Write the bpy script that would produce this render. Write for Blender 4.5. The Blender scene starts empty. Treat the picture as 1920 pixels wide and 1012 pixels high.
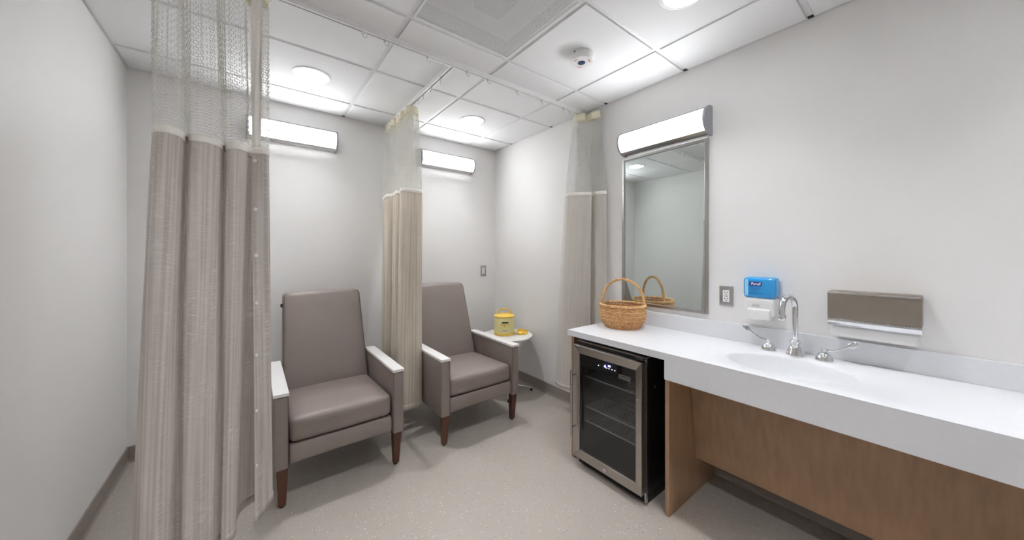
import bpy, bmesh, math, random
import numpy as np
from mathutils import Matrix, Vector
random.seed(4)
SC = bpy.context.scene
COL = SC.collection
PI = math.pi

# ------------------------------------------------------------------ camera, world, exposure
H_CAM = 1.3185
cam_d = bpy.data.cameras.new('camera'); cam = bpy.data.objects.new('camera', cam_d); COL.objects.link(cam)
cam.location = (0, 0, H_CAM)
cam.rotation_euler = (PI/2, 0, -0.6604)
cam_d.sensor_width = 36.0; cam_d.sensor_fit = 'HORIZONTAL'
cam_d.lens = 629.18/1920*36.0
cam_d.shift_x = (960-962.16)/1920
cam_d.shift_y = -(506-475.2)/1920
cam_d.clip_start = 0.02
SC.camera = cam
w = bpy.data.worlds.new('world'); SC.world = w; w.use_nodes = True
w.node_tree.nodes['Background'].inputs[0].default_value = (0.8, 0.85, 1, 1)
w.node_tree.nodes['Background'].inputs[1].default_value = 0.0
SC.view_settings.view_transform = 'Standard'; SC.view_settings.look = 'None'
SC.view_settings.exposure = 2.5; SC.view_settings.gamma = 1.0
SC.view_settings.use_curve_mapping = False
DIFFUSER_STRENGTH = 4.0      # wall lamp diffusers
LENS_STRENGTH = 58.0         # downlight lenses

XR, XL, YB, YF, ZC = 2.197, -0.625, 3.162, -1.45, 2.487   # room: right, left, back, front, ceiling
GX0, GY0, T = 0.6134, 2.8474, 0.6096                     # ceiling grid

# ------------------------------------------------------------------ materials
def srgb(r, g, b):
    def c(v):
        v /= 255.0
        return v/12.92 if v <= 0.04045 else ((v+0.055)/1.055)**2.4
    return (c(r), c(g), c(b), 1)
def mat(name, col, rough=0.5, metal=0.0, spec=0.5, noise=None, bump=None, coat=0.0):
    """noise=(scale, amount, stretch xyz) tints the colour, bump=(scale, strength)"""
    m = bpy.data.materials.new(name); m.use_nodes = True
    nt = m.node_tree; b = nt.nodes['Principled BSDF']
    b.inputs['Base Color'].default_value = col
    b.inputs['Roughness'].default_value = rough; b.inputs['Metallic'].default_value = metal
    b.inputs['Specular IOR Level'].default_value = spec
    b.inputs['Coat Weight'].default_value = coat
    if noise or bump:
        tc = nt.nodes.new('ShaderNodeTexCoord')
    if noise:
        sc, am, st = noise
        mp = nt.nodes.new('ShaderNodeMapping'); mp.inputs['Scale'].default_value = st
        nt.links.new(tc.outputs['Object'], mp.inputs['Vector'])
        n = nt.nodes.new('ShaderNodeTexNoise'); n.inputs['Scale'].default_value = sc; n.inputs['Detail'].default_value = 5
        nt.links.new(mp.outputs[0], n.inputs['Vector'])
        r = nt.nodes.new('ShaderNodeValToRGB')
        lo = [max(0, c*(1-am)) for c in col[:3]]+[1]; hi = [min(1, c*(1+am)) for c in col[:3]]+[1]
        r.color_ramp.elements[0].color = lo; r.color_ramp.elements[1].color = hi
        r.color_ramp.elements[0].position = 0.3; r.color_ramp.elements[1].position = 0.7
        nt.links.new(n.outputs['Fac'], r.inputs[0]); nt.links.new(r.outputs[0], b.inputs['Base Color'])
    if bump:
        n2 = nt.nodes.new('ShaderNodeTexNoise'); n2.inputs['Scale'].default_value = bump[0]; n2.inputs['Detail'].default_value = 3
        nt.links.new(tc.outputs['Object'], n2.inputs['Vector'])
        bp = nt.nodes.new('ShaderNodeBump'); bp.inputs['Strength'].default_value = bump[1]; bp.inputs['Distance'].default_value = 0.002
        nt.links.new(n2.outputs['Fac'], bp.inputs['Height']); nt.links.new(bp.outputs[0], b.inputs['Normal'])
    return m
def emis(name, col, s):
    m = bpy.data.materials.new(name); m.use_nodes = True; nt = m.node_tree
    nt.nodes.remove(nt.nodes['Principled BSDF'])
    e = nt.nodes.new('ShaderNodeEmission'); e.inputs[0].default_value = col; e.inputs[1].default_value = s
    nt.links.new(e.outputs[0], nt.nodes['Material Output'].inputs[0]); return m
def floor_mat():
    m = mat('speckled_vinyl', srgb(172, 164, 155), 0.38, noise=(1.3, 0.035, (1, 1, 1)))
    nt = m.node_tree; b = nt.nodes['Principled BSDF']; L = nt.links
    base = b.inputs['Base Color'].links[0].from_socket
    tc = nt.nodes.new('ShaderNodeTexCoord')
    cur = base
    for sc, thr, col, seed in ((75, 0.14, srgb(238, 234, 226), 0), (62, 0.13, srgb(110, 104, 98), 5.3), (140, 0.2, srgb(172, 160, 148), 9.1)):
        mp = nt.nodes.new('ShaderNodeMapping'); mp.inputs['Location'].default_value = (seed, seed*.7, 0.013)
        L.new(tc.outputs['Object'], mp.inputs[0])
        v = nt.nodes.new('ShaderNodeTexVoronoi'); v.inputs['Scale'].default_value = sc; v.voronoi_dimensions = '2D'
        L.new(mp.outputs[0], v.inputs['Vector'])
        lt = nt.nodes.new('ShaderNodeMath'); lt.operation = 'LESS_THAN'; lt.inputs[1].default_value = thr
        L.new(v.outputs['Distance'], lt.inputs[0])
        sep = nt.nodes.new('ShaderNodeSeparateColor'); L.new(v.outputs['Color'], sep.inputs[0])
        g = nt.nodes.new('ShaderNodeMath'); g.operation = 'GREATER_THAN'; g.inputs[1].default_value = 0.90 if sc < 100 else 0.6
        L.new(sep.outputs[0], g.inputs[0])
        mu = nt.nodes.new('ShaderNodeMath'); mu.operation = 'MULTIPLY'; L.new(lt.outputs[0], mu.inputs[0]); L.new(g.outputs[0], mu.inputs[1])
        mx = nt.nodes.new('ShaderNodeMix'); mx.data_type = 'RGBA'
        L.new(mu.outputs[0], mx.inputs['Factor']); L.new(cur, mx.inputs['A']); mx.inputs['B'].default_value = col
        cur = mx.outputs['Result']
    L.new(cur, b.inputs['Base Color']); return m
def fabric_mat(name, c1, c2, c3, through=0.24):
    """woven striped curtain cloth: uv x = metres along the cloth, y = metres of height"""
    m = bpy.data.materials.new(name); m.use_nodes = True; nt = m.node_tree; L = nt.links
    b = nt.nodes['Principled BSDF']; b.inputs['Roughness'].default_value = 0.9
    b.inputs['Specular IOR Level'].default_value = 0.15; b.inputs['Sheen Weight'].default_value = 0.15
    uv = nt.nodes.new('ShaderNodeUVMap')
    def nz(sx, sy, det=3):
        mp = nt.nodes.new('ShaderNodeMapping'); mp.inputs['Scale'].default_value = (sx, sy, 1); L.new(uv.outputs[0], mp.inputs[0])
        n = nt.nodes.new('ShaderNodeTexNoise'); n.noise_dimensions = '2D'; n.inputs['Scale'].default_value = 1; n.inputs['Detail'].default_value = det
        L.new(mp.outputs[0], n.inputs['Vector']); return n.outputs['Fac']
    def ramp(s, a, bb, p0, p1):
        r = nt.nodes.new('ShaderNodeValToRGB'); r.color_ramp.elements[0].color = a; r.color_ramp.elements[1].color = bb
        r.color_ramp.elements[0].position = p0; r.color_ramp.elements[1].position = p1; L.new(s, r.inputs[0]); return r.outputs[0]
    stripes = ramp(nz(90, 1.2), c1, c2, 0.38, 0.62)
    slub = nz(28, 330, 2)
    fac = ramp(slub, (0, 0, 0, 1), (1, 1, 1, 1), 0.55, 0.72)
    broad = ramp(nz(9, 4), (0.15, 0.15, 0.15, 1), (0.75, 0.75, 0.75, 1), 0.4, 0.6)
    mu = nt.nodes.new('ShaderNodeMix'); mu.data_type = 'RGBA'; mu.blend_type = 'MULTIPLY'; mu.inputs['Factor'].default_value = 1
    L.new(fac, mu.inputs['A']); L.new(broad, mu.inputs['B'])
    mx = nt.nodes.new('ShaderNodeMix'); mx.data_type = 'RGBA'
    L.new(mu.outputs['Result'], mx.inputs['Factor']); L.new(stripes, mx.inputs['A']); mx.inputs['B'].default_value = c3
    L.new(mx.outputs['Result'], b.inputs['Base Color'])
    bp = nt.nodes.new('ShaderNodeBump'); bp.inputs['Strength'].default_value = 0.25; bp.inputs['Distance'].default_value = 0.002
    L.new(slub, bp.inputs['Height'])
    nb = nz(14, 7, 3); bp2 = nt.nodes.new('ShaderNodeBump'); bp2.inputs['Strength'].default_value = 0.4; bp2.inputs['Distance'].default_value = 0.012
    L.new(nb, bp2.inputs['Height']); L.new(bp2.outputs[0], bp.inputs['Normal']); L.new(bp.outputs[0], b.inputs['Normal'])
    tr = nt.nodes.new('ShaderNodeBsdfTranslucent'); L.new(mx.outputs['Result'], tr.inputs[0])
    ms = nt.nodes.new('ShaderNodeMixShader'); ms.inputs[0].default_value = through
    L.new(b.outputs[0], ms.inputs[1]); L.new(tr.outputs[0], ms.inputs[2]); L.new(ms.outputs[0], nt.nodes['Material Output'].inputs[0])
    return m
def glass_mat():
    m = bpy.data.materials.new('tinted_glass'); m.use_nodes = True; nt = m.node_tree; L = nt.links
    nt.nodes.remove(nt.nodes['Principled BSDF'])
    t = nt.nodes.new('ShaderNodeBsdfTransparent'); t.inputs[0].default_value = (0.72, 0.74, 0.76, 1)
    g = nt.nodes.new('ShaderNodeBsdfGlossy'); g.inputs['Roughness'].default_value = 0.03
    f = nt.nodes.new('ShaderNodeFresnel'); f.inputs[0].default_value = 1.75
    ms = nt.nodes.new('ShaderNodeMixShader'); ge = nt.nodes.new('ShaderNodeNewGeometry'); inv = nt.nodes.new('ShaderNodeMath'); inv.operation = 'SUBTRACT'; inv.inputs[0].default_value = 1.0; L.new(ge.outputs['Backfacing'], inv.inputs[1])
    mu = nt.nodes.new('ShaderNodeMath'); mu.operation = 'MULTIPLY'; L.new(f.outputs[0], mu.inputs[0]); L.new(inv.outputs[0], mu.inputs[1])
    L.new(mu.outputs[0], ms.inputs[0]); L.new(t.outputs[0], ms.inputs[1]); L.new(g.outputs[0], ms.inputs[2])
    L.new(ms.outputs[0], nt.nodes['Material Output'].inputs[0]); return m
def blue_mat():
    m = mat('blue_translucent_plastic', srgb(40, 150, 215), 0.12, coat=0.4)
    return m
M = dict(
    wall=mat('painted_wall', srgb(236, 234, 232), 0.55, bump=(220, 0.06)),
    wall_back=mat('painted_wall_back', srgb(236, 234, 232), 0.55, bump=(220, 0.06)),
    tile=mat('ceiling_tile_white', srgb(241, 241, 242), 0.8, bump=(600, 0.04)),
    tee=mat('grid_white_metal', srgb(234, 234, 235), 0.5),
    plenum=mat('plenum_dark', srgb(45, 45, 47), 0.9),
    floor=floor_mat(),
    cove=mat('rubber_cove_base', srgb(152, 142, 134), 0.55, noise=(3, 0.04, (1, 1, 1))),
    vinyl=mat('taupe_vinyl', srgb(134, 122, 116), 0.42, noise=(4, 0.05, (1, 1, 1)), bump=(380, 0.10)),
    vinyl2=mat('taupe_vinyl_seam', srgb(98, 88, 84), 0.5),
    cap=mat('white_arm_cap', srgb(232, 230, 228), 0.3),
    leg=mat('walnut_stain', srgb(84, 48, 31), 0.35, noise=(9, 0.28, (6, 6, 0.8))),
    glide=mat('black_glide', srgb(28, 27, 27), 0.5),
    wood=mat('maple_laminate', srgb(162, 128, 98), 0.42, noise=(5, 0.11, (9, 9, 0.7))),
    solid=mat('white_solid_surface', srgb(229, 230, 233), 0.3, noise=(60, 0.012, (1, 1, 1))),
    steel=mat('brushed_steel', srgb(176, 170, 163), 0.30, 1.0, noise=(8, 0.08, (1, 1, 40))),
    steel2=mat('satin_steel', srgb(188, 186, 184), 0.26, 1.0),
    chrome=mat('chrome', srgb(225, 226, 228), 0.06, 1.0),
    alu=mat('grey_aluminium', srgb(168, 169, 174), 0.35, 0.7),
    black=mat('black_enamel', srgb(24, 23, 23), 0.28),
    blackp=mat('black_plastic', srgb(16, 16, 16), 0.55),
    inner=mat('cooler_liner', srgb(70, 72, 75), 0.5),
    glass=glass_mat(),
    mirror=mat('mirror_silver', srgb(226, 234, 232), 0.0, 1.0),
    lamp=emis('lamp_diffuser', (0.95, 0.975, 1.0, 1), DIFFUSER_STRENGTH),
    lens=emis('downlight_lens', (0.955, 0.975, 1.0, 1), LENS_STRENGTH),
    led=emis('blue_led', (0.12, 0.10, 1.0, 1), 6.0),
    ledw=emis('white_led', (0.8, 0.85, 1.0, 1), 1.2),
    white=mat('white_plastic', srgb(236, 235, 234), 0.35),
    trim=mat('downlight_trim', srgb(226, 227, 228), 0.35),
    reflector=mat('downlight_reflector', srgb(220, 222, 224), 0.25, 0.0),
    clear=mat('clear_hook_plastic', srgb(215, 214, 210), 0.15),
    cream=mat('cream_heading', srgb(242, 236, 210), 0.8, bump=(300, 0.15)),
    net=mat('cream_net', srgb(243, 241, 234), 0.75),
    binding=mat('cream_binding', srgb(246, 241, 234), 0.8),
    fabric=fabric_mat('striped_cloth', srgb(190, 181, 174), srgb(210, 202, 195), srgb(228, 222, 215)),
    fabric2=fabric_mat('striped_cloth_tan', srgb(204, 193, 177), srgb(224, 215, 201), srgb(236, 229, 217)),
    fabric3=fabric_mat('lightened_cloth', srgb(228, 223, 216), srgb(234, 230, 224), srgb(240, 236, 230), 0.42),  # lining side of the cloth, colour raised to make up for weak light
    wicker=mat('wicker', srgb(204, 154, 104), 0.6, noise=(60, 0.32, (1, 1, 1))),
    wicker2=mat('wicker_light', srgb(216, 174, 120), 0.55, noise=(40, 0.25, (1, 1, 1))),
    blue=blue_mat(),
    bluesoft=mat('pale_blue_plastic', srgb(150, 205, 235), 0.15),
    navy=mat('navy_ink', srgb(24, 40, 130), 0.5),
    ink=mat('dark_ink', srgb(60, 60, 62), 0.6),
    greyink=mat('grey_ink', srgb(150, 150, 154), 0.6),
    red=mat('red_ink', srgb(205, 60, 70), 0.6),
    yellow=mat('yellow_plastic', srgb(246, 208, 92), 0.3),
    pale=mat('pale_yellow_plastic', srgb(232, 221, 160), 0.35),
    green=mat('dark_green_display', srgb(18, 62, 46), 0.2),
    dome=mat('dome_blue', srgb(60, 84, 130), 0.3),
    brownmetal=mat('brushed_bronze_steel', srgb(150, 140, 130), 0.38, 0.9, noise=(6, 0.02, (1, 30, 1))),
    dark=mat('dark_slot', srgb(30, 30, 30), 0.6),
)

# ------------------------------------------------------------------ mesh helpers
OFF = {}     # object name -> world offset of its frame
class MB:
    def __init__(s): s.v = []; s.f = []; s.uv = None
    def add(s, vs, fs):
        o = len(s.v); s.v += [tuple(v) for v in vs]; s.f += [tuple(i+o for i in f) for f in fs]; return s
    def box(s, x0, x1, y0, y1, z0, z1):
        vs = [(x, y, z) for x in (x0, x1) for y in (y0, y1) for z in (z0, z1)]
        return s.add(vs, [(0, 1, 3, 2), (4, 6, 7, 5), (0, 4, 5, 1), (2, 3, 7, 6), (0, 2, 6, 4), (1, 5, 7, 3)])
    def hexa(s, bot, top):
        """bot / top: four points each, counter-clockwise seen from above"""
        return s.add(list(bot)+list(top), [(3, 2, 1, 0), (4, 5, 6, 7), (0, 1, 5, 4), (1, 2, 6, 5), (2, 3, 7, 6), (3, 0, 4, 7)])
    def rbox(s, x0, x1, y0, y1, z0, z1, r, n=8, fn=None):
        """rounded box; fn maps (p, unit coords -1..1) to a point"""
        c = Vector(((x0+x1)/2, (y0+y1)/2, (z0+z1)/2)); h = Vector(((x1-x0)/2, (y1-y0)/2, (z1-z0)/2))
        idx = {}; vs = []; fs = []
        def gr(hh):
            rr = min(r, hh*0.98); a = [-hh, -hh+rr*0.15, -hh+rr*0.45, -hh+rr]; m_ = [(-hh+rr)+(2*(hh-rr))*k/n for k in range(1, n)]
            return a+m_+[-q for q in reversed(a)]
        G = [gr(h[k]) for k in range(3)]
        def vid(p):
            k = (round(p[0], 6), round(p[1], 6), round(p[2], 6))
            if k in idx: return idx[k]
            inn = Vector([max(-h[i]+min(r, h[i]*.98), min(h[i]-min(r, h[i]*.98), p[i])) for i in range(3)])
            dvec = Vector(p)-inn
            q = inn+dvec.normalized()*r if dvec.length > 1e-9 else Vector(p)
            q = Vector([max(-h[i], min(h[i], q[i])) for i in range(3)])
            un = [q[i]/h[i] for i in range(3)]
            q = q+c
            if fn: q = fn(q, un)
            idx[k] = len(vs); vs.append(tuple(q)); return idx[k]
        for ax in range(3):
            a, b = (ax+1) % 3, (ax+2) % 3
            for sgn in (-1, 1):
                for i in range(len(G[a])-1):
                    for j in range(len(G[b])-1):
                        pts = []
                        for (u, v_) in ((i, j), (i+1, j), (i+1, j+1), (i, j+1)):
                            p = [0, 0, 0]; p[ax] = sgn*h[ax]; p[a] = G[a][u]; p[b] = G[b][v_]; pts.append(vid(p))
                        if sgn < 0: pts.reverse()
                        if len(set(pts)) > 2:
                            o = []
                            for q in pts:
                                if q not in o: o.append(q)
                            fs.append(tuple(o))
        return s.add(vs, fs)
    def tube(s, pts, rad, n=8, cap=True, closed=False):
        pts = [Vector(p) for p in pts]; k = len(pts); base = len(s.v)
        rads = rad if hasattr(rad, '__len__') else [rad]*k
        prev = None; rings = []
        for i, p in enumerate(pts):
            if closed: t = pts[(i+1) % k]-pts[(i-1) % k]
            else: t = pts[min(i+1, k-1)]-pts[max(i-1, 0)]
            t.normalize()
            if prev is None:
                a = Vector((0, 0, 1)) if abs(t.z) < 0.9 else Vector((1, 0, 0)); u = t.cross(a).normalized()
            else:
                u = prev-t*prev.dot(t)
                u = u.normalized() if u.length > 1e-8 else t.orthogonal().normalized()
            prev = u; v_ = t.cross(u)
            rings.append([p+(u*math.cos(2*PI*q/n)+v_*math.sin(2*PI*q/n))*rads[i] for q in range(n)])
        vs = [q for r_ in rings for q in r_]; fs = []
        for i in range(k if closed else k-1):
            j = (i+1) % k
            for q in range(n):
                fs.append((i*n+q, i*n+(q+1) % n, j*n+(q+1) % n, j*n+q))
        if cap and not closed:
            fs.append(tuple(reversed(range(n)))); fs.append(tuple((k-1)*n+q for q in range(n)))
        return s.add(vs, fs)
    def lathe(s, prof, c, n=32, axis='z', sx=1.0, sy=1.0, capend=True):
        """prof: list of (r, h) from bottom to top; axis direction z or a Matrix rotation"""
        vs = []; fs = []
        for (r, h) in prof:
            for q in range(n):
                a = 2*PI*q/n
                p = Vector((r*math.cos(a)*sx, r*math.sin(a)*sy, h))
                if axis == '-x': p = Vector((-p.z, p.y, p.x))
                elif axis == '-y': p = Vector((p.x, -p.z, p.y))
                vs.append(p+Vector(c))
        for i in range(len(prof)-1):
            for q in range(n):
                fs.append((i*n+q, i*n+(q+1) % n, (i+1)*n+(q+1) % n, (i+1)*n+q))
        if capend:
            if prof[0][0] > 1e-6: fs.append(tuple(reversed(range(n))))
            if prof[-1][0] > 1e-6: fs.append(tuple((len(prof)-1)*n+q for q in range(n)))
        return s.add(vs, fs)
    def prism(s, poly, fn):
        """poly: 2D points; fn(p, side) -> 3D point for side 0 / 1"""
        n = len(poly); vs = [fn(p, 0) for p in poly]+[fn(p, 1) for p in poly]
        fs = [tuple(reversed(range(n))), tuple(range(n, 2*n))]+[(i, (i+1) % n, n+(i+1) % n, n+i) for i in range(n)]
        return s.add(vs, fs)
    def build(s, name, m, parent=None, at=None, smooth=False, bevel=0.0, seg=2, fix=True, sharp=38):
        off = OFF.get(parent.name, Vector((0, 0, 0))) if parent else Vector(at if at else (0, 0, 0))
        me = bpy.data.meshes.new(name)
        me.from_pydata([tuple(Vector(v)-off) for v in s.v], [], s.f)
        if s.uv is not None:
            l = me.uv_layers.new(name='UVMap'); li = np.empty(len(me.loops), dtype=np.int32); me.loops.foreach_get('vertex_index', li)
            l.data.foreach_set('uv', np.asarray(s.uv, dtype=np.float32)[li].ravel())
        if fix:
            bm = bmesh.new(); bm.from_mesh(me); bmesh.ops.recalc_face_normals(bm, faces=bm.faces); bm.to_mesh(me); bm.free()
        if smooth or bevel:
            me.polygons.foreach_set('use_smooth', [True]*len(me.polygons))
            if not bevel: me.set_sharp_from_angle(angle=math.radians(sharp))
        me.materials.append(M[m] if isinstance(m, str) else m)
        o = bpy.data.objects.new(name, me); COL.objects.link(o)
        if bevel:
            b = o.modifiers.new('bevel', 'BEVEL'); b.width = bevel; b.segments = seg; b.limit_method = 'ANGLE'; b.angle_limit = math.radians(35); b.harden_normals = True
        if parent: o.parent = parent
        else: o.location = off
        OFF[o.name] = off
        return o
def tag(o, label, cat, group=None):
    o['label'] = label; o['category'] = cat
    if group: o['group'] = group
    return o
def thing(name, at, label, cat, group=None):
    o = bpy.data.objects.new(name, None); COL.objects.link(o); o.location = at; o.empty_display_size = 0.1
    OFF[o.name] = Vector(at); return tag(o, label, cat, group)
def struct(o): o['kind'] = 'structure'; return o
def copy_tree(o, delta=None, parent=None):
    c = o.copy(); COL.objects.link(c)
    OFF[c.name] = OFF.get(o.name, Vector((0, 0, 0)))
    if parent: c.parent = parent
    if delta is not None: c.location = o.location+Vector(delta)
    for ch in list(o.children): copy_tree(ch, None, c)
    return c
def text(name, body, size, fn, m, parent, align='CENTER', shear=0.0, thick=0.0):
    """lettering baked to a mesh; fn maps (x, y) of the text plane to a world point"""
    cu = bpy.data.curves.new(name, 'FONT'); cu.body = body; cu.size = size; cu.align_x = align; cu.align_y = 'CENTER'; cu.shear = shear
    cu.resolution_u = 3; cu.offset = thick
    o = bpy.data.objects.new(name, cu); COL.objects.link(o)
    bpy.context.view_layer.update()
    me = bpy.data.meshes.new_from_object(o.evaluated_get(bpy.context.evaluated_depsgraph_get()))
    vs = [fn(v.co.x, v.co.y) for v in me.vertices]; fs = [tuple(p.vertices) for p in me.polygons]
    bpy.data.objects.remove(o); bpy.data.curves.remove(cu); bpy.data.meshes.remove(me)
    return MB().add(vs, fs).build(name, m, parent, fix=False)
def on_right(X, Y, Z): return lambda a, b: (X, Y-a, Z+b)      # plane facing -X
def bez(p0, p1, p2, p3, n):
    out = []
    for i in range(n+1):
        t = i/n; a = (1-t)**3; b = 3*(1-t)**2*t; c = 3*(1-t)*t*t; d = t**3
        out.append(tuple(a*p0[k]+b*p1[k]+c*p2[k]+d*p3[k] for k in range(3)))
    return out
def catmull(P, n):
    P = np.asarray(P, float); k = len(P); out = []
    for i in range(k-1):
        p0 = P[max(i-1, 0)]; p1 = P[i]; p2 = P[i+1]; p3 = P[min(i+2, k-1)]
        for j in range(n):
            t = j/n
            out.append(0.5*((2*p1)+(-p0+p2)*t+(2*p0-5*p1+4*p2-p3)*t*t+(-p0+3*p1-3*p2+p3)*t**3))
    out.append(P[-1]); return np.array(out)

# ------------------------------------------------------------------ room shell
struct(MB().box(XL-.1, XR+.1, YF-.1, YB+.1, -0.1, 0).build('floor', 'floor'))
struct(MB().box(XR, XR+.1, YF-.1, YB+.1, 0, 2.75).build('wall_right', 'wall'))
struct(MB().box(XL-.1, XL, YF-.1, YB+.1, 0, 2.75).build('wall_left', 'wall'))
struct(MB().box(XL, XR, YB, YB+.1, 0, 2.75).build('wall_back', 'wall_back'))
struct(MB().box(XL, XR, YF-.1, YF, 0, 2.75).build('wall_front', 'wall'))
# cove base: profile with a small toe, along each wall
def cove(name, p0, p1, nrm):
    prof = [(0, 0), (0.014, 0), (0.007, 0.012), (0.005, 0.03), (0.005, 0.098), (0.0, 0.102)]
    mb = MB(); mb.prism(prof, lambda p, s_: tuple(np.array((p0, p1)[s_])+np.array([nrm[0]*p[0], nrm[1]*p[0], p[1]])))
    return struct(mb.build(name, 'cove'))
cove('baseboard_back', (XL, YB, 0), (XR, YB, 0), (0, -1))
cove('baseboard_right', (XR, YF, 0), (XR, YB-.005, 0), (-1, 0))
cove('baseboard_left', (XL, YF, 0), (XL, YB-.005, 0), (1, 0))
cove('baseboard_front', (XL+.01, YF, 0), (XR-.01, YF, 0), (0, 1))

# ------------------------------------------------------------------ ceiling: slab above, tees, lay-in tiles
ceil = struct(MB().box(XL, XR, YF, YB, 2.68, 2.75).build('ceiling', 'plenum'))
xs = [GX0+k*T for k in range(-2, 3)]                 # grid lines along Y
ys = sorted(GY0-k*T for k in range(0, 8) if GY0-k*T > YF+.02)
xs_all = [XL]+[x for x in xs if x > XL+.02]+[XR]; ys_all = [YF]+ys+[YB]
ZT = ZC+0.007                                        # underside of the tees; the tile faces hang a little lower
for x in xs_all[1:-1]:
    MB().box(x-.012, x+.012, YF, YB, ZT, ZT+.006).box(x-.0015, x+.0015, YF, YB, ZT+.006, ZT+.04).build('main_tee', 'tee', ceil)
for y in ys:
    for a, b in zip(xs_all[:-1], xs_all[1:]):
        MB().box(a+.012, b-.012, y-.012, y+.012, ZT, ZT+.006).build('cross_tee', 'tee', ceil)
MB().box(XR-.02, XR, YF, YB, ZT, ZT+.004).build('wall_angle', 'tee', ceil)
MB().box(XL, XL+.02, YF, YB, ZT, ZT+.004).build('wall_angle', 'tee', ceil)
MB().box(XL+.02, XR-.02, YB-.02, YB, ZT, ZT+.004).build('wall_angle', 'tee', ceil)
MB().box(XL+.02, XR-.02, YF, YF+.02, ZT, ZT+.004).build('wall_angle', 'tee', ceil)
# small dark pockets where the tees meet the wall angle
for y in ys[-5:]:
    MB().box(XR-.022, XR-.0005, y-.011, y+.011, ZT-.0035, ZT-.0005).build('tee_end_gap', 'dark', ceil)
for x in (GX0, GX0+2*T-.26):
    MB().box(x-.011, x+.011, YB-.012, YB-.0005, ZT-.0035, ZT-.0005).build('tee_end_gap', 'dark', ceil)
LIGHTS = [(GX0-T/2, GY0-T/2), (GX0+1.5*T, GY0-T/2), (GX0+1.5*T, GY0-3.5*T), (GX0-T/2, GY0-3.5*T), (GX0-T/2, GY0-5.5*T), (GX0+1.5*T, GY0-5.5*T)]  # last three are unseen: assumed by symmetry, added to light the camera end
VENT = (GX0+T/2, GY0-2.5*T)
HR = 0.092
def tile_mb(x0, x1, y0, y1, hole=None):
    g = 0.0135; e = 0.006; a, b, c, d = x0+g, x1-g, y0+g, y1-g
    mb = MB()
    if hole is None:
        mb.hexa([(a+e*.3, c+e*.3, ZC), (b-e*.3, c+e*.3, ZC), (b-e*.3, d-e*.3, ZC), (a+e*.3, d-e*.3, ZC)], [(a, c, ZT), (b, c, ZT), (b, d, ZT), (a, d, ZT)])
        mb.box(x0+.004, x1-.004, y0+.004, y1-.004, ZT+.0065, ZT+.018)
    else:
        n = 48; cx, cy = hole; ring = []; rect = []
        for q in range(n):
            t = 2*PI*q/n+PI/4; ux, uy = math.cos(t), math.sin(t)
            k = min(((b-cx) if ux > 0 else (cx-a))/max(abs(ux), 1e-9), ((d-cy) if uy > 0 else (cy-c))/max(abs(uy), 1e-9))
            ring.append((cx+HR*ux, cy+HR*uy)); rect.append((cx+k*ux, cy+k*uy))
        vs = [(p[0], p[1], ZC) for p in ring]+[(p[0], p[1], ZC) for p in rect]+[(p[0], p[1], ZT+.018) for p in rect]+[(p[0], p[1], ZT+.018) for p in ring]
        fs = []
        for q in range(n):
            r_ = (q+1) % n
            for L_ in range(4):
                M_ = (L_+1) % 4
                fs.append((L_*n+q, L_*n+r_, M_*n+r_, M_*n+q))
        mb.add(vs, fs)
    return mb
full = None
for a, b in zip(xs_all[:-1], xs_all[1:]):
    for c, d in zip(ys_all[:-1], ys_all[1:]):
        if b-a < .06 or d-c < .06: continue
        if a < VENT[0] < b and c < VENT[1] < d: continue
        hole = next((p for p in LIGHTS if a < p[0] < b and c < p[1] < d), None)
        isfull = abs(b-a-T) < 1e-3 and abs(d-c-T) < 1e-3 and hole is None
        if isfull and full is not None:
            o = bpy.data.objects.new('ceiling_tile', full[0]); COL.objects.link(o); o.parent = ceil; o.location = (a-full[1], c-full[2], 0)
            continue
        o = tile_mb(a, b, c, d, hole).build('ceiling_tile', 'tile', ceil)
        if isfull: full = (o.data, a, c)

# ------------------------------------------------------------------ recessed downlights
dl_labels = ['round recessed ceiling light over the chair nearest the long gathered curtain', 'round recessed ceiling light over the armchair beside the yellow warmer', 'round recessed ceiling light over the sink counter']
for k, (x, y) in enumerate(LIGHTS):
    lab = dl_labels[k] if k < 3 else ['added unseen recessed light by the left wall opposite the sink', 'added unseen recessed light by the entrance end, left wall side', 'added unseen recessed light by the entrance end, counter side'][k-3]
    t = thing('downlight', (x, y, ZC-.006), lab, 'ceiling light', 'recessed downlights in the ceiling tiles')
    MB().lathe([(.088, ZC+.002), (.090, ZC-.004), (.100, ZC-.006), (.108, ZC-.003), (.109, ZC), (.088, ZC+.002)], (x, y, 0), 48, capend=False).build('trim_ring', 'trim', t, smooth=True)
    MB().lathe([(.089, ZC+.0), (.082, ZC+.045), (.068, ZC+.115), (.066, ZC+.125), (.070, ZC+.125), (.085, ZC+.045), (.0905, ZC+.002)], (x, y, 0), 48, capend=False).build('reflector', 'reflector', t, smooth=True)
    MB().lathe([(.067, ZC+.117), (.067, ZC+.125)], (x, y, 0), 40).build('lens', 'lens', t)

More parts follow.
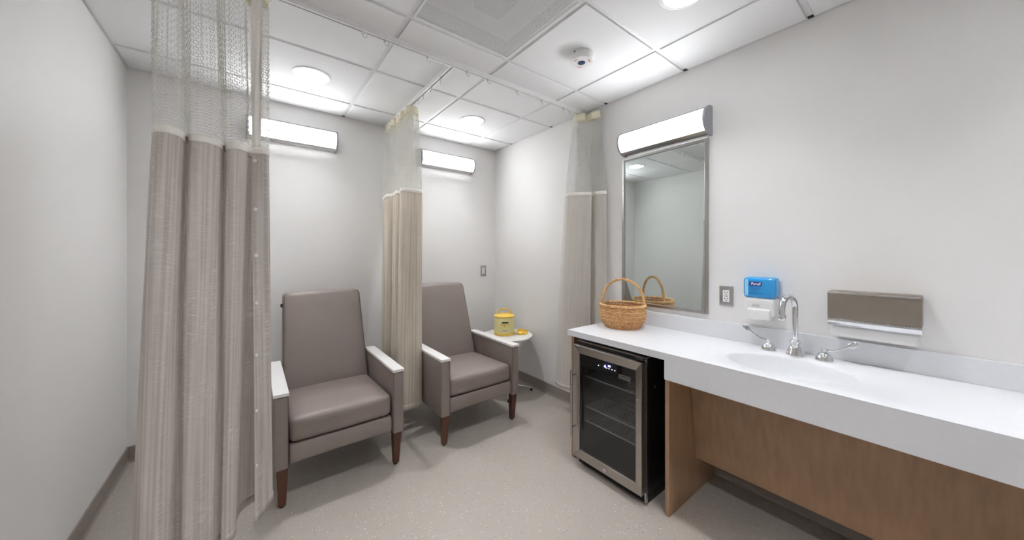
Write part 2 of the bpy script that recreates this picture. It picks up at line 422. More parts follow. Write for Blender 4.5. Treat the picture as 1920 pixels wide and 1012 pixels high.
# ------------------------------------------------------------------ return air grille: perforated sheet in a lay-in frame, dark plenum behind
vx, vy = VENT; hw = T/2-.013
g = thing('return_air_grille', (vx, vy, ZC), 'square perforated metal air return panel set in the ceiling grid', 'air vent')
fr = MB()
for s_ in (-1, 1):
    fr.box(vx+s_*hw-(.012 if s_ > 0 else 0), vx+s_*hw+(.012 if s_ < 0 else 0), vy-hw, vy+hw, ZC, ZT)
    fr.box(vx-hw+.012, vx+hw-.012, vy+s_*hw-(.012 if s_ > 0 else 0), vy+s_*hw+(.012 if s_ < 0 else 0), ZC, ZT)
fr.build('frame', 'tee', g)
n = 84; pw = (2*hw-.024)/n; hs = pw*.26; x00 = vx-hw+.012; y00 = vy-hw+.012
vs = []; fs = []; z = ZC+.002
for i in range(n):
    for j in range(n):
        o = len(vs); ax, ay = x00+i*pw, y00+j*pw; mx_, my_ = ax+pw/2, ay+pw/2
        vs += [(ax, ay, z), (ax+pw, ay, z), (ax+pw, ay+pw, z), (ax, ay+pw, z), (mx_-hs, my_-hs, z), (mx_+hs, my_-hs, z), (mx_+hs, my_+hs, z), (mx_-hs, my_+hs, z)]
        fs += [(o, o+4, o+5, o+1), (o+1, o+5, o+6, o+2), (o+2, o+6, o+7, o+3), (o+3, o+7, o+4, o)]
ps = MB().add(vs, fs).build('perforated_sheet', 'tee', g, fix=False); ps['kind'] = 'stuff'
MB().box(vx-hw, vx+hw, vy-hw, vy+hw, ZT+.10, ZT+.11).build('back_pan', mat('back_pan_grey', srgb(150, 150, 152), 0.7), g)
MB().box(vx-.075, vx+.075, vy-.075, vy+.075, ZT+.012, ZT+.10).build('duct_collar', 'plenum', g)

# ------------------------------------------------------------------ smoke / fire detector
sx, sy = GX0+1.5*T, GY0-2.5*T-.012
d = thing('fire_detector', (sx, sy, ZC), 'white round ceiling fire detector with blue centre mark and red lettering', 'smoke detector')
MB().lathe([(.064, ZC), (.064, ZC-.006), (.0715, ZC-.008), (.0715, ZC-.032), (.068, ZC-.040)], (sx, sy, 0), 48).build('base', 'white', d, smooth=True)
MB().lathe([(.068, ZC-.040), (.064, ZC-.0455), (.0, ZC-.0475)], (sx, sy, 0), 48).build('head', 'white', d, smooth=True)
MB().lathe([(.022, ZC-.0465), (.022, ZC-.0485), (.014, ZC-.050), (.0, ZC-.051)], (sx, sy, 0), 24).build('sensor_cap', 'dome', d, smooth=True)
sw_ = MB()
for k in range(6):
    a = k*PI/3
    sw_.tube([(sx+r_*math.cos(a+r_*70), sy+r_*math.sin(a+r_*70), ZC-.0505) for r_ in (.006, .011, .016, .020)], .0012, 6)
sw_.build('swirl_vanes', 'ink', d, smooth=True)
view = math.atan2(-sy, -sx)
for k in range(3):
    a0 = view+PI+k*2*PI/3+.25
    def fn(x, y, a0=a0):
        r_ = .046+y; a = a0+x/.046            # read from below
        return (sx+r_*math.cos(a), sy+r_*math.sin(a), ZC-.0478)
    text('lettering', 'FIRE', .017, fn, 'red', d)
aL = view-.55
MB().box(sx+.0715*math.cos(aL)-.003, sx+.0715*math.cos(aL)+.003, sy+.0715*math.sin(aL)-.003, sy+.0715*math.sin(aL)+.003, ZC-.017, ZC-.011).build('status_light', 'dark', d)

# ------------------------------------------------------------------ wall lamps (D-profile diffuser, aluminium end caps and rails)
def wall_lamp(name, along, a0, a1, zc, label):
    """along 'x' on the back wall, 'y' on the right wall"""
    hh, dp = .088, .112
    def W(a, o, z): return (a, YB-o, z) if along == 'x' else (XR-o, a, z)
    at = W((a0+a1)/2, 0, zc-hh)
    t = thing(name, at, label, 'wall light', 'tubular wall lamps')
    def D(hh, dp, back=0.0, n=20):
        P = [(back, -hh)]
        for k in range(n+1):
            th = -PI/2+PI*k/n
            P.append((max(back, .012)+(dp-max(back, .012))*math.cos(th)**.8 if abs(math.cos(th)) > 1e-9 else max(back, .012), hh*math.sin(th)))
        P.append((back, hh)); return P
    def arc(h1, d1, h0=-1.0, hi=1.0, n=24):
        out = []
        for k in range(n+1):
            th = math.asin(max(-1, h0))+(math.asin(min(1, hi))-math.asin(max(-1, h0)))*k/n
            out.append((.02+(d1-.02)*math.cos(th), h1*math.sin(th)))
        return out
    cap = .014
    for (p, q) in ((a0, a0+cap), (a1-cap, a1)):
        MB().prism([(0, -hh)]+arc(hh, dp)+[(0, hh)], lambda P, s_: W((p, q)[s_], P[0], zc+P[1])).build('end_cap', 'alu', t, smooth=True)
    MB().prism([(0, -hh*.8), (.03, -hh*.8), (.03, hh*.8), (0, hh*.8)], lambda P, s_: W((a0+cap, a1-cap)[s_], P[0], zc+P[1])).build('back_plate', 'alu', t)
    outer = arc(hh*.93, dp*.93, -.86, .74); inner = [(o-.004, z*.96) for o, z in reversed(outer)]
    MB().prism(outer+inner, lambda P, s_: W((a0+cap, a1-cap)[s_], P[0], zc+P[1])).build('diffuser', 'lamp', t, smooth=True)
    lo = arc(hh*.97, dp*.97, -1.0, -.80, 6)
    MB().prism([(.028, -hh*.99)]+lo[1:]+[(.04, -hh*.74)], lambda P, s_: W((a0+cap, a1-cap)[s_], P[0], zc+P[1])).build('lower_rail', 'steel2', t, smooth=True)
    up = arc(hh*.97, dp*.97, .70, 1.0, 8)
    MB().prism(up+[(.028, hh*.64), (up[0][0]-.012, up[0][1]-.006)], lambda P, s_: W((a0+cap, a1-cap)[s_], P[0], zc+P[1])).build('upper_rail', 'alu', t, smooth=True)
    return t
wall_lamp('wall_lamp', 'x', -.037, .558, 2.252, 'tubular white wall lamp above the armchair by the long gathered curtain')
wall_lamp('wall_lamp', 'x', 1.275, 1.868, 2.254, 'tubular white wall lamp above the armchair beside the yellow warmer')
wall_lamp('wall_lamp', 'y', .862, 1.462, 2.120, 'tubular white wall lamp with grey end caps above the mirror')

# ------------------------------------------------------------------ mirror
m0, m1, mz0, mz1 = .881, 1.484, .948, 2.026
t = thing('mirror', (XR, (m0+m1)/2, mz0), 'tall rectangular mirror in a stainless steel frame', 'mirror')
fw = .022
for (a, b, c, d_) in ((m0, m0+fw, mz0, mz1), (m1-fw, m1, mz0, mz1)):
    MB().hexa([(XR-.016, a, c), (XR, a, c), (XR, b, c), (XR-.016, b, c)], [(XR-.016, a, d_), (XR, a, d_), (XR, b, d_), (XR-.016, b, d_)]).build('frame_side', 'steel2', t, bevel=.003)
for (c, d_) in ((mz0, mz0+fw), (mz1-fw, mz1)):
    MB().box(XR-.016, XR, m0+fw, m1-fw, c, d_).build('frame_rail', 'steel2', t, bevel=.003)
MB().box(XR-.008, XR-.002, m0+fw*.8, m1-fw*.8, mz0+fw*.8, mz1-fw*.8).build('mirror_glass', 'mirror', t)

# ------------------------------------------------------------------ curtains
NETZ, HEMZ, TOPZ = 1.785, .2, 2.452
def curtain(name, label, top, mid, bot, topz, netz, hemz, fab, thread=.0011, cell=(.0135, .0115), at=None, wob=.01, sub=7, bot_dz=None, ripple=.006):
    """top / mid / bot: plan control points of the heading, the cloth's upper edge and the hem (same count)"""
    t = thing(name, at, label, 'curtain', 'hospital privacy curtains')
    TP, MP, BP = catmull(top, sub), catmull(mid, sub), catmull(bot, sub)
    seg = np.r_[0, np.cumsum(np.linalg.norm(np.diff(MP, axis=0), axis=1)+1e-6)]
    Lc = seg[-1]
    def at_(P, u): return np.stack([np.interp(u, seg, P[:, 0]), np.interp(u, seg, P[:, 1])], -1)
    def surf(u, z):
        """u metres along the cloth (arrays), z height"""
        u = np.asarray(u, float); z = np.asarray(z, float)
        a, b, c = at_(TP, u), at_(MP, u), at_(BP, u)
        k1 = np.clip((z-netz)/(topz-netz), 0, 1)[..., None]
        k2 = np.clip((netz-z)/(netz-hemz), 0, 1)[..., None]
        k1 = k1**1.15; k2s = k2**.85
        p = np.where(z[..., None] >= netz, b+(a-b)*k1, b+(c-b)*k2s)
        wv = wob*k2[..., 0]*np.sin(u*31+z*2.3)*.5+wob*.5*k2[..., 0]*np.sin(u*57-z*4.1+1)
        p = p+wv[..., None]*np.array([.6, .6])
        k3 = np.sin(np.clip((z-netz)/(topz-netz), 0, 1)*PI)**.7
        rip = ripple*k3*(np.sin(u*2*PI/.037+.8*np.sin(z*5))+.6*np.sin(u*2*PI/.021+z*3))
        p = p+rip[..., None]*np.array([.25, 1.0])
        return np.concatenate([p, z[..., None]], -1)
    # cloth
    nu, nv = len(seg)*2-1, 56
    us = np.interp(np.linspace(0, len(seg)-1, nu), np.arange(len(seg)), seg)
    def sheet(nm, z0, z1, nv, m, thick, dz=None, out=0.0, u0=0.0, u1=None):
        uu = us[(us >= u0-1e-9) & (us <= (u1 if u1 is not None else Lc)+1e-9)]
        U, V = np.meshgrid(uu, np.linspace(0, 1, nv+1), indexing='ij')
        lo = z0+(np.array([dz(u) for u in uu])[:, None] if dz else 0)
        Z = lo+(z1-lo)*V
        P = surf(U, Z).reshape(-1, 3)
        k = nv+1; fs = [(i*k+j, (i+1)*k+j, (i+1)*k+j+1, i*k+j+1) for i in range(len(uu)-1) for j in range(nv)]
        mb = MB(); mb.v = [tuple(p) for p in P]; mb.f = fs; mb.uv = np.stack([U.ravel(), Z.ravel()], -1)
        o = mb.build(nm, m, t, smooth=True, fix=False, sharp=180)
        if thick <= 0: return o
        so = o.modifiers.new('solid', 'SOLIDIFY'); so.thickness = thick; so.offset = 0
        return o
    sheet('cloth', hemz, netz, nv, fab, 0, bot_dz)
    sheet('hem', hemz+.004, hemz+.035, 3, fab, .0048, bot_dz)
    sheet('upper_binding', netz-.006, netz+.022, 3, 'binding', .005)
    sheet('heading_band', topz-.062, topz, 4, 'cream', .003)
    # edge binding of the net, vertical strip at the free end(s)
    sheet('edge_binding', netz, topz, 24, 'binding', .004, None, 0, Lc-.034, Lc)
    # netting: brick-like open cells, real threads
    cw, ch = cell; z0, z1 = netz+.01, topz-.055
    rows = int((z1-z0)/ch); cols = int(Lc/cw)
    hu = np.arange(cols*2)*cw/2
    A = []; B = []
    for r_ in range(rows+1):
        zz = z0+r_*ch; A.append(np.stack([hu[:-1], np.full(len(hu)-1, zz)+.0022*((np.arange(len(hu)-1)+r_) % 2)], -1)); B.append(np.stack([hu[1:], np.full(len(hu)-1, zz)+.0022*((np.arange(1, len(hu))+r_) % 2)], -1))
        if r_ < rows:
            uu = np.arange(cols)*cw+(cw/2 if r_ % 2 else 0); uu = uu[uu <= hu[-1]]
            A.append(np.stack([uu, np.full(len(uu), zz)], -1)); B.append(np.stack([uu, np.full(len(uu), zz+ch)], -1))
    A = np.concatenate(A); B = np.concatenate(B)
    PA = surf(A[:, 0], A[:, 1]); PB = surf(B[:, 0], B[:, 1])
    D = PB-PA; D /= np.linalg.norm(D, axis=1, keepdims=True)+1e-12
    ref = np.where(np.abs(D[:, 2:3]) > .7, np.array([[1., .3, 0]]), np.array([[0, 0, 1.]]))
    Uv = np.cross(D, ref); Uv /= np.linalg.norm(Uv, axis=1, keepdims=True)+1e-12; Vv = np.cross(D, Uv)
    V = []
    for P in (PA, PB):
        for q in range(3):
            a = 2*PI*q/3; V.append(P+(Uv*math.cos(a)+Vv*math.sin(a))*thread)
    V = np.stack(V, 1).reshape(-1, 3); N = len(PA); base = np.arange(N)[:, None]*6
    F = np.concatenate([base+np.array([[q, (q+1) % 3, 3+(q+1) % 3, 3+q]]) for q in range(3)])
    me = bpy.data.meshes.new('netting'); me.vertices.add(len(V)); me.vertices.foreach_set('co', (V-np.array(at)).ravel())
    me.loops.add(F.size); me.loops.foreach_set('vertex_index', F.ravel().astype(np.int32)); me.polygons.add(len(F))
    me.polygons.foreach_set('loop_start', (np.arange(len(F))*4).astype(np.int32)); me.polygons.foreach_set('loop_total', np.full(len(F), 4, np.int32))
    me.update(); me.validate(); me.materials.append(M['net'])
    o = bpy.data.objects.new('netting', me); COL.objects.link(o); o.parent = t; o['kind'] = 'stuff'
    return t, surf, Lc, seg
def snap(t, p, nrm):
    p = Vector(p); nrm = Vector(nrm).normalized(); q = nrm.to_track_quat('Z', 'Y')
    mb = MB(); n = 12; vs = []; prof = [(.0075, 0), (.0075, .0014), (.0058, .0034), (.0018, .0042)]
    for r_, h in prof:
        for k in range(n): vs.append(p+q@Vector((r_*math.cos(2*PI*k/n), r_*math.sin(2*PI*k/n), h)))
    fs = [(i*n+k, i*n+(k+1) % n, (i+1)*n+(k+1) % n, (i+1)*n+k) for i in range(3) for k in range(n)]+[tuple(3*n+k for k in range(n))]
    mb.add(vs, fs).build('snap', 'white', t, smooth=True)

TRY = 1.84      # front curtain track
# long gathered curtain on the front track
L_top = [(-.285, 1.76), (-.262, 1.70), (-.235, 1.70), (-.212, 1.74), (-.206, 1.775), (-.185, 1.75), (-.155, 1.755), (-.118, 1.79), (-.106, 1.815), (-.088, 1.79), (-.06, 1.785), (-.028, 1.81), (-.02, 1.85), (.01, 1.865), (.044, 1.84), (.056, 1.81), (.04, 1.79), (.000, 1.805)]
L_mid = [(-.285, 1.75), (-.268, 1.69), (-.238, 1.675), (-.207, 1.715), (-.199, 1.80), (-.184, 1.745), (-.145, 1.735), (-.104, 1.77), (-.093, 1.85), (-.080, 1.79), (-.045, 1.77), (-.014, 1.80), (-.014, 1.86), (.01, 1.875), (.044, 1.84), (.056, 1.80), (.038, 1.78), (-.003, 1.80)]
L_bot = [(-.33, 1.70), (-.305, 1.615), (-.268, 1.60), (-.24, 1.625), (-.217, 1.675), (-.197, 1.65), (-.16, 1.655), (-.125, 1.67), (-.106, 1.712), (-.09, 1.69), (-.068, 1.70), (-.055, 1.74), (-.052, 1.84), (-.035, 1.88), (.02, 1.915), (.071, 1.89), (.052, 1.84), (.008, 1.745)]
SCL = .97
L_top, L_mid, L_bot = [[(x*SCL, y*SCL) for x, y in P] for P in (L_top, L_mid, L_bot)]
ct, cs, cl, cseg = curtain('privacy_curtain', 'long taupe striped curtain with net top and a folded edge with white snaps',
                           L_top, L_mid, L_bot, 2.428, 1.735, .233, 'fabric', thread=.0011, ripple=.009, at=(-.12, 1.70, .233), wob=.008)
for z_, uo in ((1.70, .012), (1.50, .012), (1.31, .012), (1.115, .010), (.905, .007), (.68, .005), (.46, .005)):
    p = cs(np.array([cl-uo]), np.array([z_]))[0]; q = cs(np.array([cl-uo-.02]), np.array([z_]))[0]
    tg = Vector(p-q); nr = Vector((tg.y, -tg.x, 0)).normalized()
    if nr.y > 0: nr = -nr
    snap(ct, Vector(p)+nr*.001, nr)
# divider curtain between the two chairs
zig = []
for k in range(7):
    y = 2.50+k*.092
    zig += [(1.035-.012*(k % 2), y-.012), (1.04-.01*(k % 2), y+.02), (.90+.01*(k % 3), y+.040), (.885+.012*(k % 3), y+.07)]
zig = zig[:-2]
Mm = [(1.045, 2.555), (1.05, 2.505)]+[(.97, 2.488), (.905, 2.50), (.888, 2.535)]+zig[4:]
Mt = [(.965+(x-.965)*.55, y) for x, y in Mm]
Mb = []
for k, (x, y) in enumerate(Mm):
    s_ = (y-2.5)/.6
    Mb.append((.892+(x-.965)*(1.05-.25*s_), 2.36+s_*.56))
tm, _, lm, _ = curtain('privacy_curtain', 'taupe striped divider curtain with net top hanging between the two armchairs',
                       Mt, Mm, Mb, 2.444, 1.79, .205, 'fabric2', thread=.0012, at=(.96, 2.78, .205), wob=.006, sub=5, cell=(.0125, .0105))
# curtain bunched in the corner by the counter
R_mid = [(2.045, 1.93), (2.02, 1.89), (2.022, 1.85), (2.055, 1.80), (2.09, 1.755), (2.115, 1.72), (2.135, 1.735), (2.12, 1.80), (2.10, 1.87), (2.13, 1.88), (2.155, 1.80), (2.152, 1.72), (2.135, 1.69), (2.138, 1.66), (2.155, 1.625), (2.172, 1.615), (2.175, 1.67), (2.172, 1.76)]
R_top = [(2.085, 1.87), (2.07, 1.845), (2.072, 1.825), (2.085, 1.80), (2.095, 1.785), (2.105, 1.775), (2.118, 1.785), (2.11, 1.81), (2.105, 1.84), (2.125, 1.84), (2.14, 1.78), (2.135, 1.74), (2.128, 1.725), (2.132, 1.705), (2.146, 1.68), (2.158, 1.665), (2.165, 1.70), (2.166, 1.76)]
R_bot = [(2.06, 2.06), (2.035, 2.00), (2.03, 1.955), (2.05, 1.89), (2.075, 1.82), (2.10, 1.76), (2.125, 1.74), (2.12, 1.82), (2.10, 1.92), (2.125, 1.93), (2.15, 1.82), (2.15, 1.73), (2.135, 1.69), (2.138, 1.65), (2.15, 1.61), (2.165, 1.60), (2.172, 1.67), (2.17, 1.77)]
curtain('privacy_curtain', 'lightened taupe curtain with net top bunched in the corner beside the counter', R_top, R_mid, R_bot, 2.446, 1.785, .2, 'fabric3', thread=.0012,
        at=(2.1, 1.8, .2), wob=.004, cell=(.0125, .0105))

# ------------------------------------------------------------------ curtain track with carriers
tr = thing('curtain_track', (XR, TRY, ZC), 'white ceiling track for the curtains, a rail across with a branch between the chairs', 'curtain rail')
def rail(mb, p0, p1, perp):
    hw_, zb, zt = .016, 2.460, ZC
    prof = [(-hw_, zt), (-hw_, zb), (-.004, zb), (-.004, zb+.003), (-hw_+.002, zb+.003), (-hw_+.002, zt-.002), (hw_-.002, zt-.002), (hw_-.002, zb+.003), (.004, zb+.003), (.004, zb), (hw_, zb), (hw_, zt)]
    mb.prism(prof, lambda p, s_: ((p0, p1)[s_][0]+perp[0]*p[0], (p0, p1)[s_][1]+perp[1]*p[0], p[1]))
    return mb
rail(MB(), (.10, TRY), (XR, TRY), (0, 1)).build('front_rail', 'white', tr)
arc_ = [(.10-.32*math.sin(PI/2*k/10), TRY-.32*(1-math.cos(PI/2*k/10))) for k in range(11)]+[(-.22, .30)]
bend = MB()
for k in range(len(arc_)-1):
    a, b = arc_[k], arc_[k+1]; l_ = math.hypot(b[0]-a[0], b[1]-a[1]); rail(bend, a, b, (-(b[1]-a[1])/l_, (b[0]-a[0])/l_))
bend.build('bent_rail', 'white', tr)
rail(MB(), (.968, TRY+.016), (.968, YB), (1, 0)).build('branch_rail', 'white', tr)
def carrier(x, y, ang):
    c, s_ = math.cos(ang), math.sin(ang); mb = MB()
    mb.box(x-.005, x+.005, y-.005, y+.005, 2.448, 2.462)
    pts = [(x+c*a, y+s_*a, z) for a, z in ((0, 2.448), (0, 2.440), (.004, 2.432), (.012, 2.429), (.018, 2.434), (.019, 2.442), (.014, 2.447))]
    mb.tube(pts, .0016, 6); mb.build('carrier', 'clear', tr, smooth=True)
for x in (.45, .56, .80, 1.06, 1.22, 1.46, 1.70, 1.93, 2.0): carrier(x, TRY, random.uniform(-.8, .8))
for y in (2.02, 2.16, 2.30, 2.40): carrier(.968, y, random.uniform(.6, 2.4))
for k in (1, 3, 5, 7, 9): carrier(arc_[k][0], arc_[k][1], random.uniform(-.8, .8))
for y in (2.54, 2.66, 2.79, 2.92, 3.03): carrier(.968, y, random.uniform(.6, 2.4))

# ------------------------------------------------------------------ recliner armchair
def armchair(label):
    at = (.416, 2.45, 0)
    t = thing('recliner_armchair', at, label, 'armchair', 'taupe vinyl armchairs')
    cx = .416
    for s_ in (-1, 1):
        a, b = (.083, .148) if s_ < 0 else (.684, .749)
        MB().rbox(a, b, 2.08, 2.735, .206, .584, .010, 3).build('arm_panel', 'vinyl', t, smooth=True)
        MB().box(a-.002, b+.002, 2.074, 2.735, .584, .602).build('arm_cap', 'cap', t, bevel=.003)
        MB().box(a+.001 if s_ > 0 else b-.003, a+.003 if s_ > 0 else b-.001, 2.0795, 2.0815, .215, .575).build('piping', 'vinyl2', t)
    # seat cushion: crowned, a little higher at the front
    def seatfn(q, u):
        q = Vector(q); top = max(0, u[2])
        q.z += top*(.020*(1-u[0]**2)*(1-u[1]**2)+.012*(-u[1]))
        if u[1] < 0: q.y -= .010*(1-u[0]**2)*(-u[1])*(1-u[2]**2*.6)
        return q
    MB().rbox(.152, .680, 2.092, 2.66, .322, .440, .030, 9, seatfn).build('seat_cushion', 'vinyl', t, smooth=True, sharp=60)
    def railfn(q, u):
        q = Vector(q)
        if u[1] < 0: q.y -= .006*(1-u[2]**2)
        if u[2] < 0: q.z += .006*(1-u[0]**2)*(-u[2])
        return q
    MB().rbox(.150, .682, 2.095, 2.17, .214, .318, .014, 5, railfn).build('front_rail', 'vinyl', t, smooth=True, sharp=60)
    MB().box(.150, .682, 2.17, 2.70, .225, .318).build('seat_frame', 'vinyl2', t)
    # backrest: leans back, narrows towards the top
    def backfn(q, u):
        k = (u[2]+1)/2
        w = 1.0-.055*k
        x = cx+(q.x-cx)*w
        y = q.y+.215*k
        if u[1] < 0: y -= .016*(1-u[0]**2)*(1-u[2]**2)
        z = q.z+(.010*(1-u[0]**2) if u[2] > .9 else 0)
        return Vector((x, y, z))
    MB().rbox(.151, .681, 2.605, 2.705, .395, 1.040, .028, 9, backfn).build('backrest', 'vinyl', t, smooth=True, sharp=60)
    # welt along the edges of the back's front face
    def bp(x, z):
        k = (z-.395)/.645
        return (cx+(x-cx)*(1-.055*k), 2.612+.215*k, z)
    ring = [bp(.160, .41), bp(.160, .7), bp(.160, 1.015), bp(.172, 1.03), bp(.66, 1.03), bp(.672, 1.015), bp(.672, .7), bp(.672, .41)]
    MB().tube(ring, .0035, 6).build('welt', 'vinyl2', t, smooth=True)
    MB().box(.160, .672, 2.70, 2.72, .22, .52).build('back_panel', 'vinyl', t)
    MB().box(.153, .174, 2.815, 2.833, .945, .969).build('release_tab', 'glide', t, bevel=.002)
    for s_ in (-1, 1):
        a, b = (.096, .146) if s_ < 0 else (.686, .736)
        i0, i1 = (a+.008, b-.008)
        MB().hexa([(i0, 2.104, .010), (i1, 2.104, .010), (i1, 2.136, .010), (i0, 2.136, .010)], [(a, 2.086, .207), (b, 2.086, .207), (b, 2.134, .207), (a, 2.134, .207)]).build('leg', 'leg', t, bevel=.002)
        MB().lathe([(.012, 0), (.013, .004), (.012, .0105)], ((i0+i1)/2, 2.12, 0), 16).build('glide', 'glide', t, smooth=True)
        MB().hexa([(i0, 2.812, .010), (i1, 2.812, .010), (i1, 2.842, .010), (i0, 2.842, .010)], [(a, 2.685, .207), (b, 2.685, .207), (b, 2.733, .207), (a, 2.733, .207)]).build('leg', 'leg', t, bevel=.002)
        MB().lathe([(.014, 0), (.015, .005), (.013, .0105)], ((i0+i1)/2, 2.827, 0), 16).build('glide', 'glide', t, smooth=True)
    return t
c1 = armchair('taupe vinyl recliner armchair with white arm caps behind the long gathered curtain')
c2 = copy_tree(c1, (.922, 0, 0))
c2['label'] = 'taupe vinyl recliner armchair with white arm caps beside the small round table'

# ------------------------------------------------------------------ small round table with warmer
tx, ty, tz, trd = 1.925, 2.575, .545, .245
t = thing('side_table', (tx, ty, 0), 'small round white side table on a chrome pedestal in the corner', 'table')
MB().lathe([(trd-.012, tz-.022), (trd-.004, tz-.018), (trd, tz-.012), (trd, tz-.004), (trd-.002, tz-.001), (trd-.005, tz)], (tx, ty, 0), 72).build('table_top', 'cap', t, smooth=True)
MB().tube([(tx, ty, .05), (tx, ty, tz-.022)], .018, 20).build('pole', 'chrome', t, smooth=True)
MB().lathe([(.05, tz-.034), (.05, tz-.022)], (tx, ty, 0), 24).build('mounting_plate', 'chrome', t, smooth=True)
for k in range(4):
    a = math.radians(-33+90*k)
    e = (tx+.235*math.cos(a), ty+.235*math.sin(a))
    MB().tube([(tx, ty, .062), (tx+.08*math.cos(a), ty+.08*math.sin(a), .058), (tx+.17*math.cos(a), ty+.17*math.sin(a), .042), (e[0], e[1], .026)], [.013, .012, .010, .008], 10).build('foot', 'chrome', t, smooth=True)
    MB().lathe([(.012, 0), (.013, .008), (.010, .016), (.006, .024)], (e[0], e[1], 0), 14).build('caster', 'glide', t, smooth=True)
wx, wy, wr = 1.915, 2.605, .098
t = thing('bottle_warmer', (wx, wy, tz), 'pale yellow round milk warmer with a handled lid on the side table', 'warmer')
MB().lathe([(wr-.006, tz), (wr+.001, tz+.003), (wr+.002, tz+.022), (wr-.001, tz+.026)], (wx, wy, 0), 56).build('base_ring', 'yellow', t, smooth=True)
MB().lathe([(wr-.001, tz+.026), (wr, tz+.03), (wr-.001, tz+.162), (wr-.004, tz+.168)], (wx, wy, 0), 56).build('body', 'pale', t, smooth=True)
ld = MB().lathe([(wr-.004, tz+.168), (wr, tz+.170), (wr+.001, tz+.180), (wr-.008, tz+.188), (wr-.035, tz+.196), (.03, tz+.200), (0, tz+.201)], (wx, wy, 0), 56).build('lid', 'yellow', t, smooth=True)
va = math.atan2(-wy, -wx)+.05           # faces the room
fx, fy = math.cos(va), math.sin(va); rx, ry = -fy, fx
hp = [(-.062, .190), (-.062, .208), (-.055, .226), (-.040, .238), (-.018, .242), (.018, .242), (.040, .238), (.055, .226), (.062, .208), (.062, .190)]
hm = MB()
sec = [(-.012, -.006), (.012, -.006), (.012, .006), (-.012, .006)]
vs = []; fs = []
for k, (a, z) in enumerate(hp):
    a0_, z0_ = hp[max(k-1, 0)]; a1_, z1_ = hp[min(k+1, len(hp)-1)]
    tl = math.hypot(a1_-a0_, z1_-z0_); nx, nz_ = -(z1_-z0_)/tl, (a1_-a0_)/tl
    for (p, q) in sec: vs.append((wx+rx*(a+nx*q)+fx*p, wy+ry*(a+nx*q)+fy*p, tz+z+nz_*q))
for k in range(len(hp)-1):
    for q in range(4): fs.append((k*4+q, k*4+(q+1) % 4, (k+1)*4+(q+1) % 4, (k+1)*4+q))
fs += [(3, 2, 1, 0), tuple(len(vs)-4+q for q in range(4))]
hm.add(vs, fs).build('handle', 'yellow', ld, bevel=.003)
def onw(a, b, o=.0012):
    th = va+a/wr
    return (wx+(wr+o)*math.cos(th), wy+(wr+o)*math.sin(th), tz+b)
def curved(a0_, a1_, b0_, b1_, nm, m, o=.0015, rnd=True):
    n = 10; mb = MB(); vs = []; fs = []
    for k in range(n+1):
        a = a0_+(a1_-a0_)*k/n; in_ = (.3 if rnd and k in (0, n) else 0)*(b1_-b0_)
        for b, oo in ((b0_+in_, o), (b1_-in_, o), (b1_-in_, 0), (b0_+in_, 0)): vs.append(onw(a, b, oo))
    for k in range(n):
        for q in range(4): fs.append((k*4+q, k*4+(q+1) % 4, (k+1)*4+(q+1) % 4, (k+1)*4+q))
    fs += [(0, 1, 2, 3), tuple(n*4+q for q in range(4))]
    return mb.add(vs, fs).build(nm, m, t)
SH = .004
curved(-.032+SH, .032+SH, .121, .133, 'display_window', 'green')
kb = MB(); q_ = Vector(onw(SH*1.0, .103, 0)); nv_ = Vector((fx, fy, 0)); quat = nv_.to_track_quat('Z', 'Y'); n = 24; vs = []
for r_, h in ((.017, 0), (.0175, .004), (.015, .008), (.006, .0095)):
    for k in range(n): vs.append(q_+quat@Vector((r_*math.cos(2*PI*k/n), r_*math.sin(2*PI*k/n), h)))
kb.add(vs, [(i*n+k, i*n+(k+1) % n, (i+1)*n+(k+1) % n, (i+1)*n+k) for i in range(3) for k in range(n)]+[tuple(3*n+k for k in range(n))]).build('control_knob', 'yellow', t, smooth=True)
for a in (-.034, .034): curved(a-.004+SH, a+.004+SH, .106, .113, 'button', 'ink')
text('lettering', 'medela', .017, lambda a, b: onw(a+SH, .052+b, .0008), 'ink', t)
# yellow insert cup lying open beside the warmer
ix, iy = 2.062, 2.50
t = thing('warmer_insert', (ix, iy, tz), 'small bright yellow plastic holder lying beside the warmer', 'plastic holder')
def half(nm, cx_, cy_, rad, hgt, a0_, a1_):
    n = 14; mb = MB(); vs = []; fs = []
    for k in range(n+1):
        a = a0_+(a1_-a0_)*k/n; ca, sa = math.cos(a), math.sin(a); hh_ = hgt*(.45+.55*math.sin(PI*k/n))
        for r_, z_ in ((rad, 0), (rad*.93, hh_), (rad*.86, hh_), (rad*.90, 0)): vs.append((cx_+r_*ca, cy_+r_*sa, tz+z_))
    for k in range(n):
        for q in range(4): fs.append((k*4+q, k*4+(q+1) % 4, (k+1)*4+(q+1) % 4, (k+1)*4+q))
    fs += [(0, 1, 2, 3), tuple(n*4+q for q in range(4))]
    mb.add(vs, fs).build(nm, 'yellow', t, smooth=True)
half('back_shell', ix, iy+.005, .062, .036, math.radians(-10), math.radians(190))
MB().rbox(ix-.066, ix-.008, iy-.035, iy+.02, tz, tz+.024, .008, 3).build('front_tab', 'yellow', t, smooth=True)
MB().lathe([(.056, tz), (.056, tz+.008)], (ix, iy+.012, 0), 32).build('cup_floor', 'yellow', t, smooth=True)

